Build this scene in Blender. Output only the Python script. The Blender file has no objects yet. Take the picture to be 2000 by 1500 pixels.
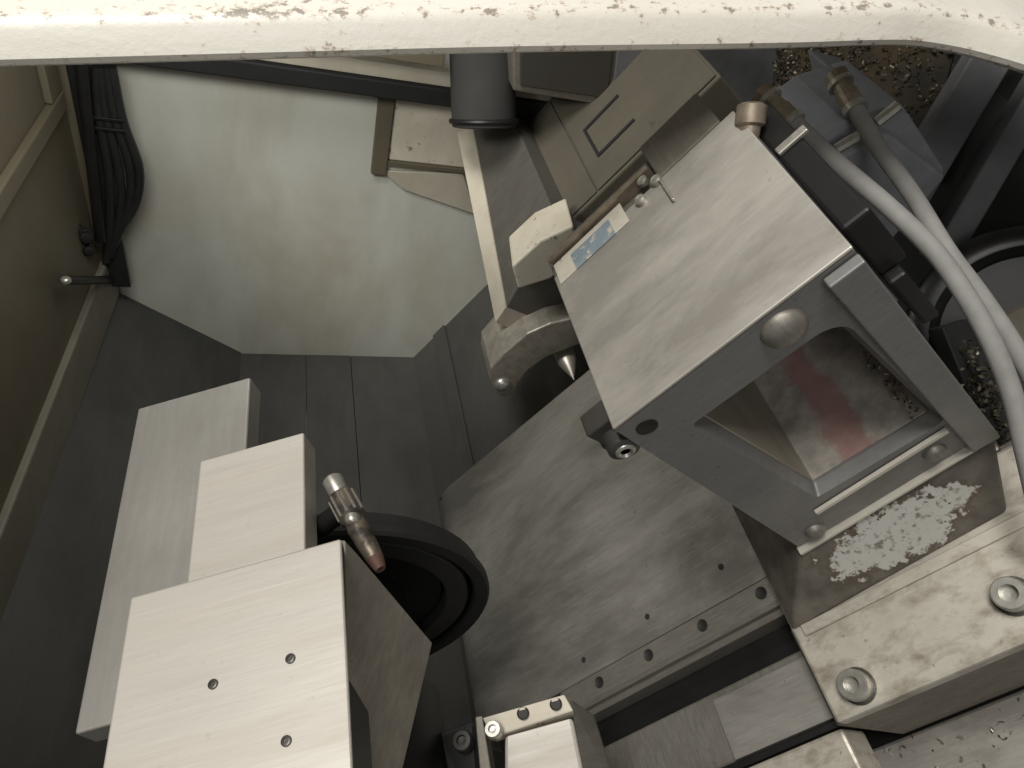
import bpy, bmesh, math, random
from mathutils import Vector, Matrix
random.seed(7)
SC = bpy.context.scene
COL = SC.collection
OFF = Vector((0, 0, 1.36))            # lens height above the chip tray floor
# ------------------------------------------------------------------ camera
# world axes: x = towards machine back, y = along the spindle, z = up
WM = Matrix(((0.952, 0.011, 0.307), (-0.204, -0.725, 0.657), (0.230, -0.688, -0.688)))
U = Vector((WM[0][0], WM[1][0], WM[2][0])); V = Vector((WM[0][1], WM[1][1], WM[2][1]))
U.normalize(); V = (V - U * V.dot(U)).normalized(); Wd = U.cross(V)
WM = Matrix((U, V, Wd)).transposed()
F = 1370.0
cam = bpy.data.objects.new('camera', bpy.data.cameras.new('camera'))
COL.objects.link(cam)
cam.data.sensor_width = 36; cam.data.lens = F / 2000 * 36
cam.data.clip_start = 0.01; cam.data.clip_end = 50
cam.matrix_world = Matrix.Translation(OFF) @ Matrix((U, -V, -Wd)).transposed().to_4x4()
SC.camera = cam
# ------------------------------------------------------------------ light
world = bpy.data.worlds.new('World'); SC.world = world; world.use_nodes = True
bg = world.node_tree.nodes['Background']
bg.inputs[0].default_value = (1.0, 0.985, 0.95, 1); bg.inputs[1].default_value = 0.15
def area(name, loc, target, size, power, col):
    l = bpy.data.lights.new(name, 'AREA'); l.shape = 'RECTANGLE'; l.size, l.size_y = size
    l.energy = power; l.color = col
    o = bpy.data.objects.new(name, l); COL.objects.link(o)
    o.location = Vector(loc) + OFF
    o.rotation_euler = (Vector(target) - Vector(loc)).to_track_quat('-Z', 'Y').to_euler()
    return o
area('workshop_ceiling_light', (-1.30, 0.12, 2.1), (0.1, 0.35, -0.7), (1.5, 0.7), 82, (1.0, 0.975, 0.925))
area('front_fill_light', (-0.7, -2.3, 1.5), (0.2, 0.5, -0.7), (1.6, 0.6), 15, (1.0, 0.98, 0.94))  # added fill from behind the camera for the front-facing surfaces
area('far_wall_fill_light', (-0.16, 0.80, -0.26), (0.05, 1.4, -0.95), (0.35, 0.12), 3.0, (1.0, 1.0, 0.95))  # added unseen lamp under the rim, brightens the far wall
SC.view_settings.view_transform = 'Standard'; SC.view_settings.look = 'None'
SC.view_settings.gamma = 1; SC.view_settings.exposure = 0.12
# ------------------------------------------------------------------ helpers
def rot(a): return Matrix.Rotation(math.radians(-a), 3, 'Y')
S60 = 60.0; T24 = 24.0
def ray(x, y): return WM @ Vector((x - 1000, y - 750, F))
def on_y(x, y, Y): r = ray(x, y); return r * (Y / r.y)
def on_x(x, y, X): r = ray(x, y); return r * (X / r.x)
def on_z(x, y, Z): r = ray(x, y); return r * (Z / r.z)
def dep(x, y, d): return ray(x, y) * (d / F)
def fr(a, p): return rot(a).transposed() @ Vector(p)
def m_y(x, y, Y): return fr(S60, on_y(x, y, Y))
def m_n(x, y, n):
    r = fr(S60, ray(x, y)); return r * (n / r.z)

class Thing:
    def __init__(s, name, label=None, cat=None, base=(0, 0, 0), ang=0, group=None, kind=None):
        s.ang = ang; s.base = Vector(base)
        o = s.root = bpy.data.objects.new(name, None); COL.objects.link(o)
        o.empty_display_size = 0.05
        o.location = rot(ang) @ s.base + OFF; o.rotation_euler = (0, math.radians(-ang), 0)
        if label: o['label'] = label
        if cat: o['category'] = cat
        if group: o['group'] = group
        if kind: o['kind'] = kind
    def add(s, name, bm, mat, parent=None, smooth=False, label=None, kind=None):
        for v in bm.verts: v.co -= s.base
        o = mesh_obj(name, bm, mat, smooth); o.parent = parent or s.root
        if label: o['label'] = label
        if kind: o['kind'] = kind
        return o
    def put(s, name, mesh, loc, parent=None, rotm=None):
        o = bpy.data.objects.new(name, mesh); COL.objects.link(o); o.parent = parent or s.root
        o.location = Vector(loc) - s.base
        if rotm is not None: o.rotation_euler = rotm.to_euler()
        return o
def mesh_obj(name, bm, mat, smooth=False):
    bmesh.ops.recalc_face_normals(bm, faces=bm.faces[:])
    me = bpy.data.meshes.new(name); bm.to_mesh(me); bm.free()
    me.materials.append(mat)
    if smooth:
        for p in me.polygons: p.use_smooth = True
        me.set_sharp_from_angle(angle=math.radians(35))
    o = bpy.data.objects.new(name, me); COL.objects.link(o); return o
def solo(name, bm, mat, label, cat=None, ang=0, base=(0, 0, 0), smooth=False, group=None, kind=None):
    for v in bm.verts: v.co -= Vector(base)
    o = mesh_obj(name, bm, mat, smooth)
    o.location = rot(ang) @ Vector(base) + OFF; o.rotation_euler = (0, math.radians(-ang), 0)
    if label: o['label'] = label
    if cat: o['category'] = cat
    if group: o['group'] = group
    if kind: o['kind'] = kind
    return o
def bev(bm, w, seg=2, ang=30):
    if w <= 0: return bm
    es = [e for e in bm.edges if len(e.link_faces) == 2 and e.calc_face_angle(0) > math.radians(ang)]
    bmesh.ops.bevel(bm, geom=es, offset=w, segments=seg, profile=0.5, affect='EDGES', clamp_overlap=True)
    return bm
def box(x0, x1, y0, y1, z0, z1, b=0.002, seg=2):
    bm = bmesh.new(); bmesh.ops.create_cube(bm, size=1)
    for v in bm.verts:
        v.co = ((x0 + x1) / 2 + v.co.x * (x1 - x0), (y0 + y1) / 2 + v.co.y * (y1 - y0), (z0 + z1) / 2 + v.co.z * (z1 - z0))
    return bev(bm, b, seg)
def loft(A, B, b=0.0, seg=2):
    """solid between two polygons with equal vertex counts"""
    bm = bmesh.new(); a = [bm.verts.new(p) for p in A]; c = [bm.verts.new(p) for p in B]; n = len(a)
    bm.faces.new(a); bm.faces.new(c[::-1])
    for i in range(n): bm.faces.new((a[i], c[i], c[(i + 1) % n], a[(i + 1) % n]))
    bmesh.ops.recalc_face_normals(bm, faces=bm.faces[:])
    return bev(bm, b, seg)
def rings(R, closed=True, caps=True):
    """surface through a list of rings"""
    bm = bmesh.new(); vs = [[bm.verts.new(p) for p in r] for r in R]; n = len(R[0])
    for a, c in zip(vs, vs[1:]):
        for i in range(n if closed else n - 1):
            bm.faces.new((a[i], a[(i + 1) % n], c[(i + 1) % n], c[i]))
    if caps and closed: bm.faces.new(vs[0]); bm.faces.new(vs[-1][::-1])
    return bm
def basis(d):
    d = Vector(d).normalized(); u = d.orthogonal().normalized(); return u, d.cross(u), d
def turned(o, d, prof, seg=28):
    """lathe a (distance, radius) profile about an axis"""
    u, v, d = basis(d); o = Vector(o)
    return rings([[o + d * h + (u * math.cos(2 * math.pi * i / seg) + v * math.sin(2 * math.pi * i / seg)) * max(r, 1e-5)
                   for i in range(seg)] for h, r in prof])
def cr(pts, k=8):
    P = [Vector(p) for p in pts]; P = [P[0] * 2 - P[1]] + P + [P[-1] * 2 - P[-2]]; out = []
    for a, b, c, d in zip(P, P[1:], P[2:], P[3:]):
        for i in range(k):
            t = i / k
            out.append(0.5 * ((2 * b) + (c - a) * t + (2 * a - 5 * b + 4 * c - d) * t * t + (3 * b - a - 3 * c + d) * t ** 3))
    out.append(P[-2]); return out
def tube(pts, r, seg=12, k=8, smoothed=True):
    P = cr(pts, k) if smoothed else [Vector(p) for p in pts]
    R = []; u = (P[1] - P[0]).orthogonal().normalized()
    for i, p in enumerate(P):
        t = (P[min(i + 1, len(P) - 1)] - P[max(i - 1, 0)]).normalized()
        u = (u - t * u.dot(t)).normalized(); v = t.cross(u)
        R.append([p + (u * math.cos(2 * math.pi * j / seg) + v * math.sin(2 * math.pi * j / seg)) * r for j in range(seg)])
    return rings(R)
def rrect(x0, x1, z0, z1, rs, k=5):
    """rounded rectangle in x/z; rs = radii at (x1,z1),(x0,z1),(x0,z0),(x1,z0)"""
    out = []
    for (cx, cz, a0), r in zip(((x1, z1, 0), (x0, z1, 90), (x0, z0, 180), (x1, z0, 270)), rs):
        sx = 1 if cx == x1 else -1; sz = 1 if cz == z1 else -1
        for i in range(k + 1):
            a = math.radians(a0 + 90 * i / k)
            out.append((cx - sx * r + r * math.cos(a), cz - sz * r + r * math.sin(a)))
    return out
def frame_solid(outer, inner, y0, y1, inner1=None):
    """plate with an opening, from y0 (front) to y1 (back)"""
    inner1 = inner1 or inner
    P = lambda L, y: [Vector((x, y, z)) for x, z in L]
    R = [P(outer, y1), P(outer, y0), P(inner, y0), P(inner1, y1), P(outer, y1)]
    bm = rings(R, caps=False); bmesh.ops.remove_doubles(bm, verts=bm.verts[:], dist=1e-6)
    return bm
# ------------------------------------------------------------------ materials
def nodes_of(name):
    m = bpy.data.materials.new(name); m.use_nodes = True
    nt = m.node_tree; return m, nt, nt.nodes['Principled BSDF']
def N(nt, t, **kw):
    n = nt.nodes.new(t)
    for k, v in kw.items(): setattr(n, k, v)
    return n
def ramp(nt, src, stops):
    r = N(nt, 'ShaderNodeValToRGB'); e = r.color_ramp.elements
    e[0].position, e[0].color = stops[0][0], (*stops[0][1], 1); e[1].position, e[1].color = stops[-1][0], (*stops[-1][1], 1)
    for p, c in stops[1:-1]: x = e.new(p); x.color = (*c, 1)
    nt.links.new(src, r.inputs[0]); return r.outputs[0]
def noise(nt, scale, stretch=(1, 1, 1), detail=6, rough=0.6, rotz=(0, 0, 0), seed=0.0, dist=0.0):
    tc = N(nt, 'ShaderNodeTexCoord'); mp = N(nt, 'ShaderNodeMapping')
    mp.inputs['Scale'].default_value = stretch; mp.inputs['Rotation'].default_value = rotz
    mp.inputs['Location'].default_value = (seed, seed * 1.7, seed * 0.6)
    n = N(nt, 'ShaderNodeTexNoise'); n.inputs['Scale'].default_value = scale
    n.inputs['Detail'].default_value = detail; n.inputs['Roughness'].default_value = rough; n.inputs['Distortion'].default_value = dist
    nt.links.new(tc.outputs['Object'], mp.inputs[0]); nt.links.new(mp.outputs[0], n.inputs[0]); return n.outputs['Fac']
def mix(nt, fac, a, b, mode='MIX'):
    n = N(nt, 'ShaderNodeMix', data_type='RGBA', blend_type=mode)
    for i, v in ((0, fac), (6, a), (7, b)):
        if isinstance(v, (int, float)): n.inputs[i].default_value = v
        elif isinstance(v, tuple): n.inputs[i].default_value = (*v, 1)
        else: nt.links.new(v, n.inputs[i])
    return n.outputs[2]
def bump(nt, p, h, strength=0.2, dist=0.002):
    b = N(nt, 'ShaderNodeBump'); b.inputs['Strength'].default_value = strength; b.inputs['Distance'].default_value = dist
    nt.links.new(h, b.inputs['Height']); nt.links.new(b.outputs[0], p.inputs['Normal'])
def steel(name, col, dark, metal=0.6, rough=0.42, brush=(1, 1, 1), bscale=60, stain=None, sscale=9, samt=0.7, spread=(0.42, 0.68), sstretch=(1, 1, 1), seed=0.0, bamt=0.35, rotz=(0, 0, 0), speck=0.6):
    """brushed or ground metal: fine directional grain plus oil and rust stains"""
    m, nt, p = nodes_of(name)
    g = noise(nt, bscale, brush, 4, 0.7, rotz=rotz, seed=seed)
    base = ramp(nt, g, [(0.3, tuple(c * (1 - bamt) for c in col)), (0.7, col)])
    s = noise(nt, sscale, sstretch, 7, 0.62, seed=seed + 3.1, rotz=rotz, dist=0.22)
    sf = ramp(nt, s, [(spread[0], (0, 0, 0)), (spread[1], (samt,) * 3)])
    c = mix(nt, sf, base, dark)
    sc = noise(nt, 9, (1.2, 75, 75) if brush[1] >= brush[0] else (75, 1.2, 75), 3, 0.6, seed=seed + 11)
    c = mix(nt, ramp(nt, sc, [(0.62, (0, 0, 0)), (0.70, (0.22,) * 3)]), c, tuple(min(1, x * 1.3) for x in col))
    sk = noise(nt, 130, (1, 1, 1), 3, 0.6, seed=seed + 5)
    c = mix(nt, ramp(nt, sk, [(0.66, (0, 0, 0)), (0.74, (speck,) * 3)]), c, tuple(x * 0.6 for x in dark))
    nt.links.new(c, p.inputs['Base Color']); p.inputs['Metallic'].default_value = metal
    rr = ramp(nt, s, [(0.3, (rough,) * 3), (0.7, (min(1, rough + 0.22),) * 3)]); nt.links.new(rr, p.inputs['Roughness'])
    bump(nt, p, g, 0.12, 0.0008); return m
def paint(name, col, chip, rough=0.45, cscale=40, thr=(0.62, 0.66), dirt=None, dscale=5, damt=0.6, seed=0.0, dstretch=(1, 1, 1)):
    """enamel with chips and grime"""
    m, nt, p = nodes_of(name)
    d = noise(nt, dscale, dstretch, 7, 0.6, seed=seed, dist=0.3)
    df = ramp(nt, d, [(0.38, (0, 0, 0)), (0.72, (damt,) * 3)])
    c = mix(nt, df, col, dirt or tuple(x * 0.5 for x in col))
    if chip:
        n = noise(nt, cscale, (1, 1, 1), 5, 0.65, seed=seed + 8)
        c = mix(nt, ramp(nt, n, [(thr[0], (0, 0, 0)), (thr[1], (1, 1, 1))]), c, chip)
    nt.links.new(c, p.inputs['Base Color'])
    rr = ramp(nt, d, [(0.3, (rough,) * 3), (0.75, (min(1, rough + 0.3),) * 3)]); nt.links.new(rr, p.inputs['Roughness'])
    bump(nt, p, noise(nt, 220, seed=seed), 0.06, 0.0006); return m
def plain(name, col, rough=0.5, metal=0.0, var=0.25, scale=30):
    m, nt, p = nodes_of(name)
    n = noise(nt, scale, detail=5)
    nt.links.new(ramp(nt, n, [(0.3, tuple(c * (1 - var) for c in col)), (0.7, tuple(min(1, c * (1 + var * 0.5)) for c in col))]), p.inputs['Base Color'])
    p.inputs['Roughness'].default_value = rough; p.inputs['Metallic'].default_value = metal
    bump(nt, p, n, 0.1, 0.001); return m

M = {}
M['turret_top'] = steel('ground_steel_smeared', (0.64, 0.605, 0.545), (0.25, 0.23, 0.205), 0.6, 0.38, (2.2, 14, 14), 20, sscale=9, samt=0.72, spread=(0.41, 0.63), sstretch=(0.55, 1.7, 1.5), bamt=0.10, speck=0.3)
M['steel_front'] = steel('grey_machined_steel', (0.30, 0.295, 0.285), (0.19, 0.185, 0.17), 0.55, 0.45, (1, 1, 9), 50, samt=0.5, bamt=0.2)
M['tailside'] = paint('tan_primer', (0.33, 0.295, 0.235), None, 0.5, dirt=(0.2, 0.17, 0.13), dscale=14)
M['steel_mid'] = steel('worn_steel', (0.34, 0.32, 0.28), (0.14, 0.12, 0.095), 0.6, 0.42, (6, 1, 6), 40, samt=0.7)
M['bright_steel'] = steel('polished_steel', (0.66, 0.62, 0.55), (0.3, 0.26, 0.2), 0.7, 0.3, (1, 1, 1), 60, samt=0.5, bamt=0.15)
M['ledge'] = steel('highlight_toned_ledge', (0.75, 0.71, 0.62), (0.45, 0.40, 0.32), 0.3, 0.35, samt=0.4, bamt=0.1)  # lightened steel tone stands in for light caught on the ledges
M['bed_sheet'] = steel('stained_sheet_steel', (0.62, 0.59, 0.535), (0.14, 0.13, 0.113), 0.65, 0.34, (0.7, 14, 14), 22, sscale=5.0, samt=0.75, spread=(0.41, 0.61), sstretch=(0.5, 1.1, 1), rotz=(0, 0, 0.25), seed=1.3, bamt=0.2)
M['slide'] = steel('oily_slide_steel', (0.60, 0.56, 0.48), (0.25, 0.215, 0.16), 0.45, 0.42, (1, 1, 1), 25, sscale=32, samt=0.9, spread=(0.46, 0.70), sstretch=(0.8, 1.4, 1), seed=2.2, bamt=0.12)
M['rail'] = steel('rail_steel', (0.36, 0.34, 0.295), (0.16, 0.14, 0.11), 0.65, 0.38, (1, 12, 12), 40, samt=0.6)
M['cover'] = steel('brushed_cover_sheet', (0.57, 0.54, 0.485), (0.45, 0.40, 0.335), 0.35, 0.42, (1.2, 22, 22), 14, sscale=5, samt=0.55, spread=(0.46, 0.74), sstretch=(0.6, 7, 1), bamt=0.09, speck=0.2)
M['cover_shaded'] = steel('shade_toned_cover_sheet', (0.33, 0.317, 0.29), (0.20, 0.188, 0.165), 0.35, 0.45, (12, 0.7, 12), 12, sscale=5, samt=0.6, sstretch=(2, 1, 1), bamt=0.12, speck=0.2)  # greyer tone paints the rim's shade onto the rear cover
M['cover_side'] = steel('brown_stained_sheet', (0.25, 0.225, 0.185), (0.12, 0.105, 0.085), 0.4, 0.45, (6, 1, 6), 20, samt=0.7, sscale=6)
M['skirt'] = steel('grey_brown_skirt_sheet', (0.40, 0.37, 0.315), (0.24, 0.215, 0.175), 0.4, 0.45, (6, 1, 6), 20, samt=0.7, sscale=7)
M['dark_sheet'] = steel('dark_tray_sheet', (0.088, 0.086, 0.079), (0.05, 0.048, 0.043), 0.2, 0.5, (14, 0.8, 14), 10, samt=0.7, sscale=4, sstretch=(2, 0.9, 2), bamt=0.12, speck=0.3)
M['iron'] = plain('black_iron', (0.016, 0.0155, 0.015), 0.45, 0.3)
M['iron_lip'] = plain('oily_black_lip', (0.03, 0.029, 0.027), 0.6, 0.1)
M['iron_disc'] = plain('dark_grey_iron', (0.016, 0.0155, 0.0145), 0.65, 0.1)
M['rubber'] = plain('black_rubber', (0.022, 0.022, 0.022), 0.28)
M['hose'] = plain('grey_hose', (0.28, 0.272, 0.258), 0.75, 0, 0.18, 45)
M['brass'] = plain('tarnished_fitting', (0.35, 0.29, 0.22), 0.4, 0.6, 0.35, 70)
M['copper'] = plain('copper_tip', (0.11, 0.055, 0.042), 0.7, 0.2)
M['nozzle'] = steel('grimy_nozzle_steel', (0.24, 0.20, 0.155), (0.04, 0.035, 0.03), 0.6, 0.35, sscale=45, samt=0.95, spread=(0.42, 0.6))
M['wall'] = paint('pale_green_enamel', (0.56, 0.56, 0.50), None, 0.4, dirt=(0.38, 0.35, 0.27), dscale=2.6, damt=0.9, seed=4, dstretch=(1.8, 1, 0.8))
M['tan'] = paint('tan_grimy_enamel', (0.105, 0.092, 0.068), (0.06, 0.053, 0.04), 0.6, 24, (0.66, 0.72), dirt=(0.06, 0.052, 0.038), dscale=7, dstretch=(1, 1, 3))
M['olive'] = paint('olive_door_enamel', (0.125, 0.107, 0.072), None, 0.4, dirt=(0.085, 0.068, 0.042), dscale=3)
M['olive_rail'] = paint('olive_rail_enamel', (0.20, 0.187, 0.147), None, 0.45, dirt=(0.13, 0.12, 0.085), dscale=9)
M['hoodpaint'] = paint('dark_brown_hood_enamel', (0.04, 0.036, 0.028), None, 0.5, dirt=(0.04, 0.036, 0.03), dscale=8)
M['tubepaint'] = plain('matt_grey_tube_paint', (0.035, 0.034, 0.032), 0.85, 0, 0.2, 12)
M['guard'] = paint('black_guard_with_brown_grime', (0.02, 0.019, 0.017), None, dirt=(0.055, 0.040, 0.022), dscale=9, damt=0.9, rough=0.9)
M['guard'].node_tree.nodes['Principled BSDF'].inputs['Specular IOR Level'].default_value = 0.1
M['motor'] = plain('blue_grey_motor_paint', (0.30, 0.31, 0.34), 0.45, 0.1, 0.2, 18)
M['drum'] = plain('glossy_black_drum', (0.018, 0.018, 0.018), 0.3, 0.2, 0.3, 25)
M['strut'] = plain('dull_grey_strut_paint', (0.12, 0.12, 0.125), 0.55, 0, 0.3, 14)
M['void'] = plain('void_black_sheet', (0.012, 0.012, 0.012), 0.7)  # recess darkness put into the colour; also used on the dark rail bar
M['tailcast'] = steel('oily_dark_casting', (0.15, 0.14, 0.12), (0.085, 0.078, 0.066), 0.3, 0.5, (1, 8, 1), 20, samt=0.6)
M['tailstrip'] = paint('cream_strip_enamel', (0.50, 0.455, 0.37), None, 0.45, dirt=(0.33, 0.29, 0.22), dscale=14)
M['tailjaw'] = steel('worn_jaw_steel', (0.52, 0.48, 0.41), (0.24, 0.21, 0.17), 0.5, 0.4, sscale=22, samt=0.7)
M['tailcream'] = paint('cream_worn_enamel', (0.62, 0.57, 0.47), (0.22, 0.18, 0.13), 0.45, 55, (0.62, 0.68), dirt=(0.42, 0.36, 0.27), dscale=12)
M['chip'] = steel('metal_swarf', (0.5, 0.46, 0.38), (0.2, 0.16, 0.1), 0.9, 0.3, sscale=40)
M['chip_dark'] = steel('oily_swarf', (0.12, 0.105, 0.075), (0.03, 0.026, 0.02), 0.6, 0.4, sscale=40)
M['screw'] = plain('dark_socket_screw', (0.10, 0.095, 0.085), 0.4, 0.6)
M['recess'] = plain('screw_recess', (0.02, 0.018, 0.015), 0.6)
M['zinc'] = plain('zinc_bolt', (0.55, 0.53, 0.48), 0.35, 0.75, 0.25, 90)
M['label_blue'] = paint('blue_sticker', (0.25, 0.31, 0.35), (0.5, 0.46, 0.38), 0.5, 70, (0.58, 0.63), dscale=30)
M['label_cream'] = paint('cream_sticker', (0.60, 0.56, 0.46), (0.32, 0.3, 0.25), 0.5, 60, (0.6, 0.66), dscale=25)

def cavity_paint():
    m, nt, p = nodes_of('red_paint_remains_on_steel')
    a = noise(nt, 60, detail=6); base = ramp(nt, a, [(0.35, (0.38, 0.35, 0.31)), (0.65, (0.60, 0.55, 0.49))])
    tc = N(nt, 'ShaderNodeTexCoord'); sx = N(nt, 'ShaderNodeSeparateXYZ'); nt.links.new(tc.outputs['Object'], sx.inputs[0])
    nz = noise(nt, 30, (1, 0.55, 1), 8, 0.7, seed=5)
    # a band of red paint along the middle of the floor, ragged at its edges
    d = N(nt, 'ShaderNodeMath', operation='SUBTRACT'); d.inputs[1].default_value = -0.013; nt.links.new(sx.outputs[0], d.inputs[0])
    ab = N(nt, 'ShaderNodeMath', operation='ABSOLUTE'); nt.links.new(d.outputs[0], ab.inputs[0])
    ml = N(nt, 'ShaderNodeMath', operation='MULTIPLY_ADD'); ml.inputs[1].default_value = -16.0; ml.inputs[2].default_value = 0.38; nt.links.new(ab.outputs[0], ml.inputs[0])
    ad = N(nt, 'ShaderNodeMath', operation='ADD'); nt.links.new(ml.outputs[0], ad.inputs[0]); nt.links.new(nz, ad.inputs[1])
    c = mix(nt, ramp(nt, ad.outputs[0], [(0.60, (0, 0, 0)), (0.72, (0.65,) * 3)]), base, (0.48, 0.23, 0.21))
    nt.links.new(c, p.inputs['Base Color']); p.inputs['Roughness'].default_value = 0.5; p.inputs['Metallic'].default_value = 0.2
    bump(nt, p, a, 0.2, 0.001); return m
M['cavity'] = cavity_paint()
def flaked():
    m, nt, p = nodes_of('flaked_white_paint_on_casting')
    a = noise(nt, 30, detail=6); base = ramp(nt, a, [(0.35, (0.09, 0.08, 0.065)), (0.65, (0.17, 0.15, 0.125))])
    tc = N(nt, 'ShaderNodeTexCoord'); mp = N(nt, 'ShaderNodeMapping'); nt.links.new(tc.outputs['Object'], mp.inputs[0])
    mp.inputs['Location'].default_value = (-FLK[0] / 0.085, -FLK[1] / 0.6, -FLK[2] / 0.032); mp.inputs['Scale'].default_value = (1 / 0.085, 1 / 0.6, 1 / 0.032)
    ln = N(nt, 'ShaderNodeVectorMath', operation='LENGTH'); nt.links.new(mp.outputs[0], ln.inputs[0])
    nz = noise(nt, 45, detail=8, rough=0.7, seed=2)
    k = N(nt, 'ShaderNodeMath', operation='MULTIPLY_ADD'); k.inputs[1].default_value = -0.45; k.inputs[2].default_value = 0.47; nt.links.new(ln.outputs[1], k.inputs[0])
    ad = N(nt, 'ShaderNodeMath', operation='ADD'); nt.links.new(k.outputs[0], ad.inputs[0]); nt.links.new(nz, ad.inputs[1])
    mask = ramp(nt, ad.outputs[0], [(0.53, (0, 0, 0)), (0.565, (1, 1, 1))])
    fleck = ramp(nt, noise(nt, 110, detail=5, rough=0.7, seed=9), [(0.36, (0.25,) * 3), (0.46, (1, 1, 1))]); mask = mix(nt, 1.0, mask, fleck, 'MULTIPLY')
    rust = ramp(nt, ad.outputs[0], [(0.44, (0, 0, 0)), (0.52, (0.7,) * 3)])
    c = mix(nt, rust, base, (0.10, 0.065, 0.045)); c = mix(nt, mask, c, (0.52, 0.51, 0.47))
    nt.links.new(c, p.inputs['Base Color']); p.inputs['Roughness'].default_value = 0.55; p.inputs['Metallic'].default_value = 0.1
    bump(nt, p, mask, 0.35, 0.001); return m
def header_paint():
    m, nt, p = nodes_of('chipped_cream_enamel')
    tc = N(nt, 'ShaderNodeTexCoord'); at = N(nt, 'ShaderNodeAttribute', attribute_name='wear')
    n1 = noise(nt, 150, (0.75, 1, 1), 5, 0.65, seed=1); n2 = noise(nt, 8, (1, 1, 1), 3, seed=6)
    base = ramp(nt, noise(nt, 5, (0.6, 6, 6), 4, seed=3), [(0.3, (0.76, 0.72, 0.63)), (0.7, (0.82, 0.79, 0.72))])
    k = N(nt, 'ShaderNodeMath', operation='MULTIPLY_ADD'); k.inputs[1].default_value = 0.235; nt.links.new(at.outputs['Fac'], k.inputs[0]); nt.links.new(n1, k.inputs[2])
    ad = N(nt, 'ShaderNodeMath', operation='MULTIPLY_ADD'); ad.inputs[1].default_value = 0.22; nt.links.new(n2, ad.inputs[0]); nt.links.new(k.outputs[0], ad.inputs[2])
    c = mix(nt, ramp(nt, ad.outputs[0], [(0.83, (0, 0, 0)), (0.89, (0.5,) * 3)]), base, (0.52, 0.39, 0.28))
    c = mix(nt, ramp(nt, ad.outputs[0], [(0.895, (0, 0, 0)), (0.93, (0.8,) * 3)]), c, (0.25, 0.23, 0.20))
    nt.links.new(c, p.inputs['Base Color']); p.inputs['Roughness'].default_value = 0.38
    bump(nt, p, ad.outputs[0], 0.25, 0.002); return m
M['header'] = header_paint()

# shared screw meshes (axis along local z, head up)
def mesh_from(bm, name, mat, smooth=True):
    bmesh.ops.recalc_face_normals(bm, faces=bm.faces[:]); me = bpy.data.meshes.new(name); bm.to_mesh(me); bm.free(); me.materials.append(mat)
    if smooth:
        for p in me.polygons: p.use_smooth = True
        me.set_sharp_from_angle(angle=math.radians(35))
    return me
def socket_mesh(name, r, h, mat, seg=24):
    return mesh_from(turned((0, 0, 0), (0, 0, 1), [(-0.004, r), (h * 0.85, r), (h, r * 0.9), (h, r * 0.52), (h * 0.35, r * 0.5), (h * 0.3, 0)], seg), name, mat)
def dome_mesh(name, r, h, mat, seg=28):
    return mesh_from(turned((0, 0, 0), (0, 0, 1), [(-0.004, r), (0, r), (h * 0.45, r * 0.93), (h * 0.8, r * 0.7), (h, r * 0.3), (h, 0)], seg), name, mat)
def hole_mesh(name, r, mat, seg=16):
    return mesh_from(turned((0, 0, 0), (0, 0, 1), [(0.0, r * 1.12), (0.0008, r * 1.12), (0.0011, r), (0.0004, r * 0.85), (0.0003, 0)], seg), name, mat)
TO_FRONT = Matrix.Rotation(math.radians(90), 3, 'X')     # local z -> -y

# ================================================================== SETTING
FLOOR_Z = -1.36
bm = box(-0.62, 1.3, 1.40, 1.43, -1.6, -0.15, 0)
solo('far_end_wall', bm, M['wall'], None, base=(0.3, 1.4, -1.36), kind='structure')
fl = Thing('chip_tray_floor', base=(0, 0.5, FLOOR_Z), kind='structure')
for x0, x1, dz in ((-0.2, 0.0500, 0), (0.0512, 0.166, 0.0006), (0.1675, 0.9, 0.0)):
    fl.add('floor_plate', box(x0, x1, -0.5, 1.399, FLOOR_Z - 0.02, FLOOR_Z + dz, 0.001), M['dark_sheet'])
a0 = Vector((-0.111, 0, -1.358)); a1 = Vector((-0.50, 0, -1.080))
bm = loft([a0 + Vector((0, -0.5, 0)), a1 + Vector((0, -0.5, 0)), a1 + Vector((0, -0.5, -0.02)), a0 + Vector((0, -0.5, -0.02))],
          [a0 + Vector((0, 1.4, 0)), a1 + Vector((0, 1.4, 0)), a1 + Vector((0, 1.4, -0.02)), a0 + Vector((0, 1.4, -0.02))])
solo('chip_tray_slope', bm, M['dark_sheet'], None, base=(-0.3, 0.5, -1.2), kind='structure')
# sheet covering the slanted bed, with folded seams
bed = Thing('slanted_bed_wall', ang=S60, base=(-0.6, 0.8, -0.975), kind='structure')
bed.add('lower_sheet', box(-1.35, -0.35, 0.28, 1.40, -0.995, -0.975, 0), M['dark_sheet'])
bed.add('upper_sheet', box(-0.345, 0.75, 0.28, 1.40, -0.995, -0.973, 0), M['void'])
bed.add('seam_strip', box(-0.915, -0.868, 0.3, 1.399, -0.9748, -0.967, 0.0015), M['dark_sheet'])
bed.add('seam_strip', box(-1.03, -1.018, 0.3, 1.399, -0.9748, -0.970, 0.0015), M['dark_sheet'])

solo('bed_casting', box(-1.0, 0.8, -0.5, 1.399, -1.40, -1.11, 0), M['iron'], None, ang=S60, base=(-0.2, 0.5, -1.4), kind='structure')
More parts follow.
